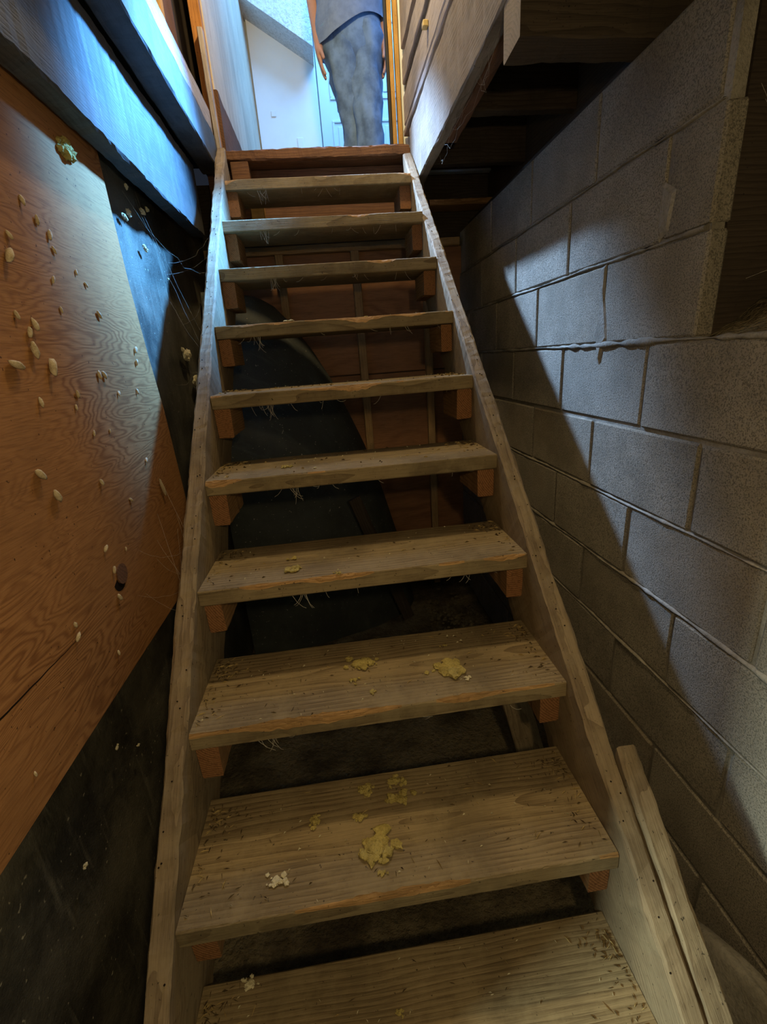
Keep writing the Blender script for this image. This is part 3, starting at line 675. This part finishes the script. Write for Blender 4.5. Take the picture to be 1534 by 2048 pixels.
# ================================================================== COCOONS on the plywood
def blob(name, r, stretch, mat, seed, sub=2, amp=0.25, fr=2.5):
    bm = bmesh.new(); bmesh.ops.create_icosphere(bm, subdivisions=sub, radius=1)
    for v in bm.verts:
        f = 1+amp*nz(v.co.x*fr+seed, v.co.y*fr, v.co.z*fr)+amp*.5*nz(v.co.x*fr*3+seed, v.co.y*fr*3, v.co.z*fr*3)
        v.co = Vector((v.co.x*r*stretch[0]*f, v.co.y*r*stretch[1]*f, v.co.z*r*stretch[2]*f))
    return frombm(name, bm, mat, None, True)
COC = [(0.649, 1.262, 12, 'large cocoon at the photo edge on the upper plywood'), (0.576, 1.082, 13, 'large pale cocoon lying sideways on the plywood near the left photo edge'),
       (0.677, 1.077, 13, 'long bent cocoon on the middle of the plywood'), (0.639, 1.108, 11, 'fat cocoon right of the large sideways cocoon'),
       (0.546, 0.897, 11, 'squat cocoon below the veneer swirl near the left photo edge'), (0.571, 0.850, 11, 'slanted cocoon just below the squat cocoon'),
       (0.855, 1.058, 8, 'left cocoon of the upside-down V pair on the plywood'), (0.879, 1.058, 8, 'right cocoon of the upside-down V pair on the plywood'),
       (1.095, 1.118, 8, 'upper cocoon close to the right plywood edge'), (1.082, 1.085, 7, 'lower cocoon close to the right plywood edge'),
       (1.051, 0.733, 9, 'long thin cocoon by the lower right plywood edge'), (0.685, 0.641, 7, 'thin cocoon touching the knot plug'), (0.674, 0.577, 8, 'white round cocoon just below the knot plug'),
       (0.502, 0.588, 7, 'cocoon hanging right over the dark split'), (0.507, 0.612, 6, 'thin cocoon a little above the dark split')]
SM = [(0.776, 1.347, 7), (0.807, 1.329, 8), (0.81, 1.303, 6), (0.666, 1.152, 9), (0.644, 1.138, 8), (0.614, 1.017, 7), (0.743, 1.023, 7), (0.93, 1.012, 6), (1.042, 1.01, 6),
      (0.737, 0.832, 7), (0.848, 0.757, 6), (0.991, 0.829, 6), (0.765, 0.937, 5), (0.838, 0.932, 4), (0.677, 0.697, 7), (0.761, 0.66, 4), (0.61, 0.473, 5), (0.309, 0.464, 4), (0.774, 1.188, 5),
      (0.932, 1.193, 8), (0.878, 1.274, 5), (0.744, 1.371, 7), (0.774, 1.243, 6), (0.673, 1.298, 6), (0.725, 0.997, 5), (0.909, 1.254, 5), (0.624, 1.165, 6)]
LM = [(y, z, n) for (y, z), n in zip([(c[0], c[1]) for c in COC], ('the large photo-edge cocoon', 'the large sideways cocoon', 'the long bent cocoon', 'the fat cocoon', 'the squat cocoon', 'the slanted cocoon', 'the upside-down V pair', 'the upside-down V pair', 'the upper edge cocoon', 'the lower edge cocoon', 'the long thin cocoon', 'the knot plug', 'the white round cocoon', 'the dark split', 'the dark split'))]+[(0.977, 1.533, 'the ragged foam ring')]
used = set(); SML = []
for a, b, c in SM:
    lab = None
    for d, ly, lz, nm_ in sorted((math.hypot(a-ly, b-lz), ly, lz, nm_) for ly, lz, nm_ in LM):
        dy, dz = a-ly, b-lz
        w = ('above' if dz > 0 else 'below') if abs(dz) > 2*abs(dy) else (('right of' if dy > 0 else 'left of') if abs(dy) > 2*abs(dz) else ('above and ' if dz > 0 else 'below and ')+('right of' if dy > 0 else 'left of'))
        t = ('tiny' if c <= 5 else 'small')+' pale cocoon on the plywood, '+w+' '+nm_
        if t not in used: lab = t; break
    used.add(lab); SML.append((a, b, c, lab))
for q, (y, z, r, lab) in enumerate([*COC, *SML]):
    rr = r*0.00115; o = blob('cocoon', rr*0.55, (0.9, 0.72, 2.1), 'cocoon', q*3.3)
    o.location = (-0.570+rr*0.5, y, z); o.rotation_euler = (rng.uniform(-.7, .7), rng.uniform(-.25, .25), 0)
    if q == 1: o.rotation_euler = (1.2, 0, 0)
    if q == 6: o.rotation_euler = (0.1, 0, 0)
    if q == 7: o.rotation_euler = (0.5, 0, 0)
    if q == 10: o.scale = (1, 0.8, 2.6); o.rotation_euler = (0.3, 0, 0)
    tag(o, lab, 'cocoon', 'cocoons on the plywood')
def foamclump(name, loc, r, mat, seed, flat=0.5, label='', group=None, n=5, normal='z'):
    bm = bmesh.new(); rg = random.Random(seed)
    for q in range(n*5):
        rr = r*rg.uniform(.07, .30); a = rg.uniform(0, 2*PI); d = r*abs(rg.gauss(0, .5)) if q else 0
        bb = bmesh.new(); bmesh.ops.create_icosphere(bb, subdivisions=2, radius=1)
        ax = rg.uniform(0, PI); e1 = rg.uniform(.6, 1.6); lift = rg.uniform(0, .35)*rr
        for v in bb.verts:
            f = 1+.5*nz(v.co.x*2+seed+q, v.co.y*2, v.co.z*2)+.5*nz(v.co.x*6+seed, v.co.y*6, v.co.z*6+q)
            x, y = v.co.x*rr*f*e1, v.co.y*rr*f
            v.co = Vector((x*math.cos(ax)-y*math.sin(ax)+d*math.cos(a), x*math.sin(ax)+y*math.cos(ax)+d*.6*math.sin(a), max(-.002, v.co.z*rr*flat*1.5*f+lift)))
        me = bpy.data.meshes.new('t'); bb.to_mesh(me); bb.free(); bm.from_mesh(me); bpy.data.meshes.remove(me)
    o = frombm(name, bm, mat); o.location = loc
    if normal == 'x': o.rotation_euler = (PI/2, 0, PI/2)
    tag(o, label, 'foam', group); return o
# foam on the left: upper plywood corner, black wall
foamclump('foam_clump', (-0.567, 0.977, 1.533), 0.035, 'foam', 3, 0.7, 'ragged ring of yellow foam near the upper right of the plywood', None, 7, 'x')
foamclump('foam_clump', (-0.597, 1.64, 1.115), 0.045, 'palefoam', 5, 0.5, 'pale yellow foam blot on the black wall beside the left stringer', None, 6, 'x')
foamclump('foam_clump', (-0.597, 1.72, 1.02), 0.035, 'palefoam', 7, 0.5, 'webbed foam scraps just below the pale foam blot on the black wall', None, 6, 'x')
foamclump('foam_clump', (-0.507, 0.70, 1.62), 0.022, 'palefoam', 9, 0.6, 'whitish foam dab under the dark beam at the upper left', None, 3, 'x')
for q, (y, z, r, lab) in enumerate(((1.50, 1.56, .022, 'largest blue-lit foam dab under the ragged beam edge'), (1.37, 1.52, .02, 'foam dab on the black wall next to the upper plywood corner'), (1.33, 1.50, .016, 'double foam dab beside the plywood edge in the blue light'), (1.45, 1.44, .018, 'lone foam dab lowest in the blue light on the black wall'), (1.55, 1.58, .016, 'small foam dab close under the ragged beam'), (1.63, 1.38, .011, 'small foam speck in the blue light nearest the stringer'), (1.40, 1.60, .014, 'small foam dab in the shadow of the ragged beam'))):
    foamclump('foam_dab', (-0.598, y, z), r, 'palefoam', 20+q, 0.8, lab, 'foam dabs on the black wall', 3, 'x')
for q, (y, z, r, lab) in enumerate(((0.80, 0.40, .010, 'pale crumb on the black wall close beside the left stringer'), (0.55, 0.27, .009, 'pale crumb on the black wall under the plywood'), (0.36, 0.18, .010, 'pale crumb on the black wall near the left photo edge'), (0.62, 0.20, .007, 'tiny pale crumb low on the black wall by the stringer'))):
    foamclump('foam_scrap', (-0.597, y, z), r, 'palefoam', 40+q, 0.8, lab, 'crumbs on the black wall', 2, 'x')
# foam on the treads: (x, y, tread, radius, label)
FO = [(-0.042, 0.290, 2, .046, 'largest crumbled patch of yellow foam on the second visible tread'), (-0.225, 0.261, 2, .020, 'pale foam scrap left of the large patch on the second visible tread'),
      (0.014, 0.376, 2, .028, 'yellow foam scrap above and right of the large patch'), (-0.07, 0.353, 2, .018, 'flat yellow foam flake above the large patch'), (-0.159, 0.357, 2, .020, 'crumpled foam scrap up and left of the large patch'),
      (-0.055, 0.406, 2, .022, 'yellow foam flake near the back edge of the second visible tread'), (0.008, 0.418, 2, .022, 'rearmost foam scrap on the second visible tread'), (-0.037, 0.245, 2, .011, 'small foam crumb just below the large patch'),
      (-0.035, 0.562, 3, .036, 'left crumbled foam patch on the third visible tread'), (0.160, 0.512, 3, .045, 'right crumbled foam patch on the third visible tread'), (0.185, 0.472, 3, .010, 'white foam chip below the right patch'),
      (-0.053, 0.511, 3, .013, 'foam crumb below the left patch on the third visible tread'), (-0.019, 0.468, 3, .011, 'lowest foam crumb on the third visible tread'), (0.162, 0.588, 3, .010, 'lone foam crumb near the back of the third visible tread'),
      (-0.169, 0.686, 4, .025, 'yellow foam scrap on the left half of the fourth visible tread'), (-0.175, 0.748, 4, .014, 'small foam flake behind the scrap on the fourth visible tread'), (-0.066, 0.640, 4, .012, 'foam crumb at the front edge of the fourth visible tread'),
      (-0.187, 0.926, 5, .022, 'tuft of dry foam on the left of the fifth visible tread'), (-0.103, 0.879, 5, .009, 'white chip on the fifth visible tread'), (-0.15, 1.277, 7, .020, 'pale foam lump on the left of the seventh visible tread'), (0.099, 1.30, 7, .011, 'small foam lump on the right of the seventh visible tread'),
      (-0.295, 0.222, 1, .018, 'pale foam strip at the back left of the lowest visible tread'), (-0.032, 0.149, 1, .010, 'small foam crumb on the lowest visible tread')]
for q, (x, y, t, r, lab) in enumerate(FO):
    foamclump('foam_scrap', (x, y, (t-1)*RISE+0.002), r, 'palefoam' if ('pale' in lab or 'white' in lab) else 'foam', 60+q*3, 0.35, lab, 'foam crumbs on the treads', 8 if r > .03 else (5 if r > .015 else 3))
# ---- litter on the treads: straw, needles, dirt (uncountable)
def litter(name, mat, count, lab, seed, lmax, corner):
    bm = bmesh.new(); rg = random.Random(seed)
    for q in range(count):
        t = rg.choice([1, 1, 1, 2, 2, 2, 3, 3, 3, 4, 4, 5, 5, 6, 6, 7])
        if corner and rg.random() < .8:
            s = rg.choice((-1, 1)); x = s*(HW-abs(rg.gauss(0, .035))-.004); y = (t-1)*RUN+rg.uniform(.02, DEP-.01)
            if rg.random() < .6: y = (t-1)*RUN+DEP-.03-abs(rg.gauss(0, .03))
        else: x = rg.uniform(-HW+.01, HW-.01); y = (t-1)*RUN+rg.uniform(.01, DEP-.01)
        z = (t-1)*RISE+0.0018; a = rg.uniform(0, PI); L = rg.uniform(.003, lmax); w = rg.uniform(.0003, .0008)
        dx, dy = math.cos(a)*L, math.sin(a)*L; px_, py_ = -math.sin(a)*w, math.cos(a)*w; h = rg.uniform(.0006, .004)
        x = max(-HW+.012, min(HW-.012, x))
        m = (rg.uniform(-.3, .3))*L
        p = [(x-dx, y-dy, z), (x-py_*0+px_+m*.3, y+py_+m*.3, z+h), (x+dx, y+dy, z), (x-px_+m*.3, y-py_+m*.3, z+h*.6), (x, y, z-.001)]
        vv = [bm.verts.new(c) for c in p]
        for f in ((0, 1, 4), (1, 2, 4), (2, 3, 4), (3, 0, 4), (0, 3, 1), (1, 3, 2)): bm.faces.new([vv[k] for k in f])
    o = frombm(name, bm, mat); o['kind'] = 'stuff'; tag(o, lab, 'litter'); return o
litter('needle_litter', 'litter', 800, 'dark needles and dirt caught in the tread corners', 3, .007, True)
litter('straw_litter', 'straw', 420, 'pale straw and wood slivers scattered over the treads', 4, .012, True)
litter('chip_litter', 'palefoam', 240, 'tiny white chips scattered over the treads', 6, .0035, False)
# ---- cobwebs
def strands(name, segs, mat, lab, rad=0.0006):
    cu = bpy.data.curves.new(name, 'CURVE'); cu.dimensions = '3D'; cu.bevel_depth = rad; cu.bevel_resolution = 0
    for pts in segs:
        sp = cu.splines.new('POLY'); sp.points.add(len(pts)-1)
        for i, p in enumerate(pts): sp.points[i].co = (*p, 1)
    cu.materials.append(M[mat]); o = bpy.data.objects.new(name, cu); COL.objects.link(o); o['kind'] = 'stuff'; tag(o, lab, 'cobweb'); return o
def sag(a, b, s, n=8, seed=0):
    a, b = Vector(a), Vector(b)
    return [tuple(a.lerp(b, i/n)+Vector((0, 0, -s*4*(i/n)*(1-i/n)))+Vector((nz(i*1.7, seed), nz(i*1.3, seed+2), nz(i*1.1, seed+4)))*s*.25) for i in range(n+1)]
rg = random.Random(8); segs = []
for q in range(9): segs.append(sag((-0.59, rg.uniform(1.3, 1.9), rg.uniform(1.0, 1.6)), (-0.425, (yy := rg.uniform(1.25, 1.85)), SL*yy-rg.uniform(0.02, .25)), rg.uniform(.02, .07), 10, q))
for q in range(12): segs.append(sag((-0.568, rg.uniform(0.75, 1.2), rg.uniform(.5, .75)), (-0.42, (yy := rg.uniform(.62, .80)), SL*yy-rg.uniform(-.0, .12)), rg.uniform(.002, .02), 8, q+50))
strands('left_cobweb', segs, 'web', 'dusty cobweb threads between the left stringer and the wall', 0.00016)
segs = []
for t in range(3, 11):
    for q in range(9):
        x = rg.uniform(-.30, .34); y = (t-1)*RUN+rg.uniform(.0, .03); z = (t-1)*RISE-TH
        segs.append(sag((x, y, z), (x+rg.uniform(-.03, .03), y+.01, z-rg.uniform(.002, .03)), rg.uniform(.001, .006), 5, q+t*9))
    x = rg.uniform(-.28, -.1)
    for q in range(7): segs.append(sag((x+rg.uniform(-.02, .02), (t-1)*RUN+.01, (t-1)*RISE-TH), (x+rg.uniform(-.02, .03), (t-1)*RUN+.02, (t-1)*RISE-TH-rg.uniform(.02, .05)), .006, 5, q+t))
strands('tread_cobweb', segs, 'web', 'cobweb scraps dangling under the treads', 0.0004)
segs = []
for q in range(7): segs.append(sag((WX+.04, rg.uniform(.45, .60), rg.uniform(1.1, 1.5)), (WX+.3, rg.uniform(.3, .6), rg.uniform(1.1, 1.6)), rg.uniform(.05, .12), 12, q))
for q in range(8): segs.append(sag((.44, rg.uniform(1.0, 1.7), 1.755), (.45, rg.uniform(1.0, 1.7), 1.755-rg.uniform(0, .01)), rg.uniform(.005, .06), 8, q+70))
strands('right_cobweb', segs, 'web', 'cobweb threads in the wall opening and under the right header', 0.00018)
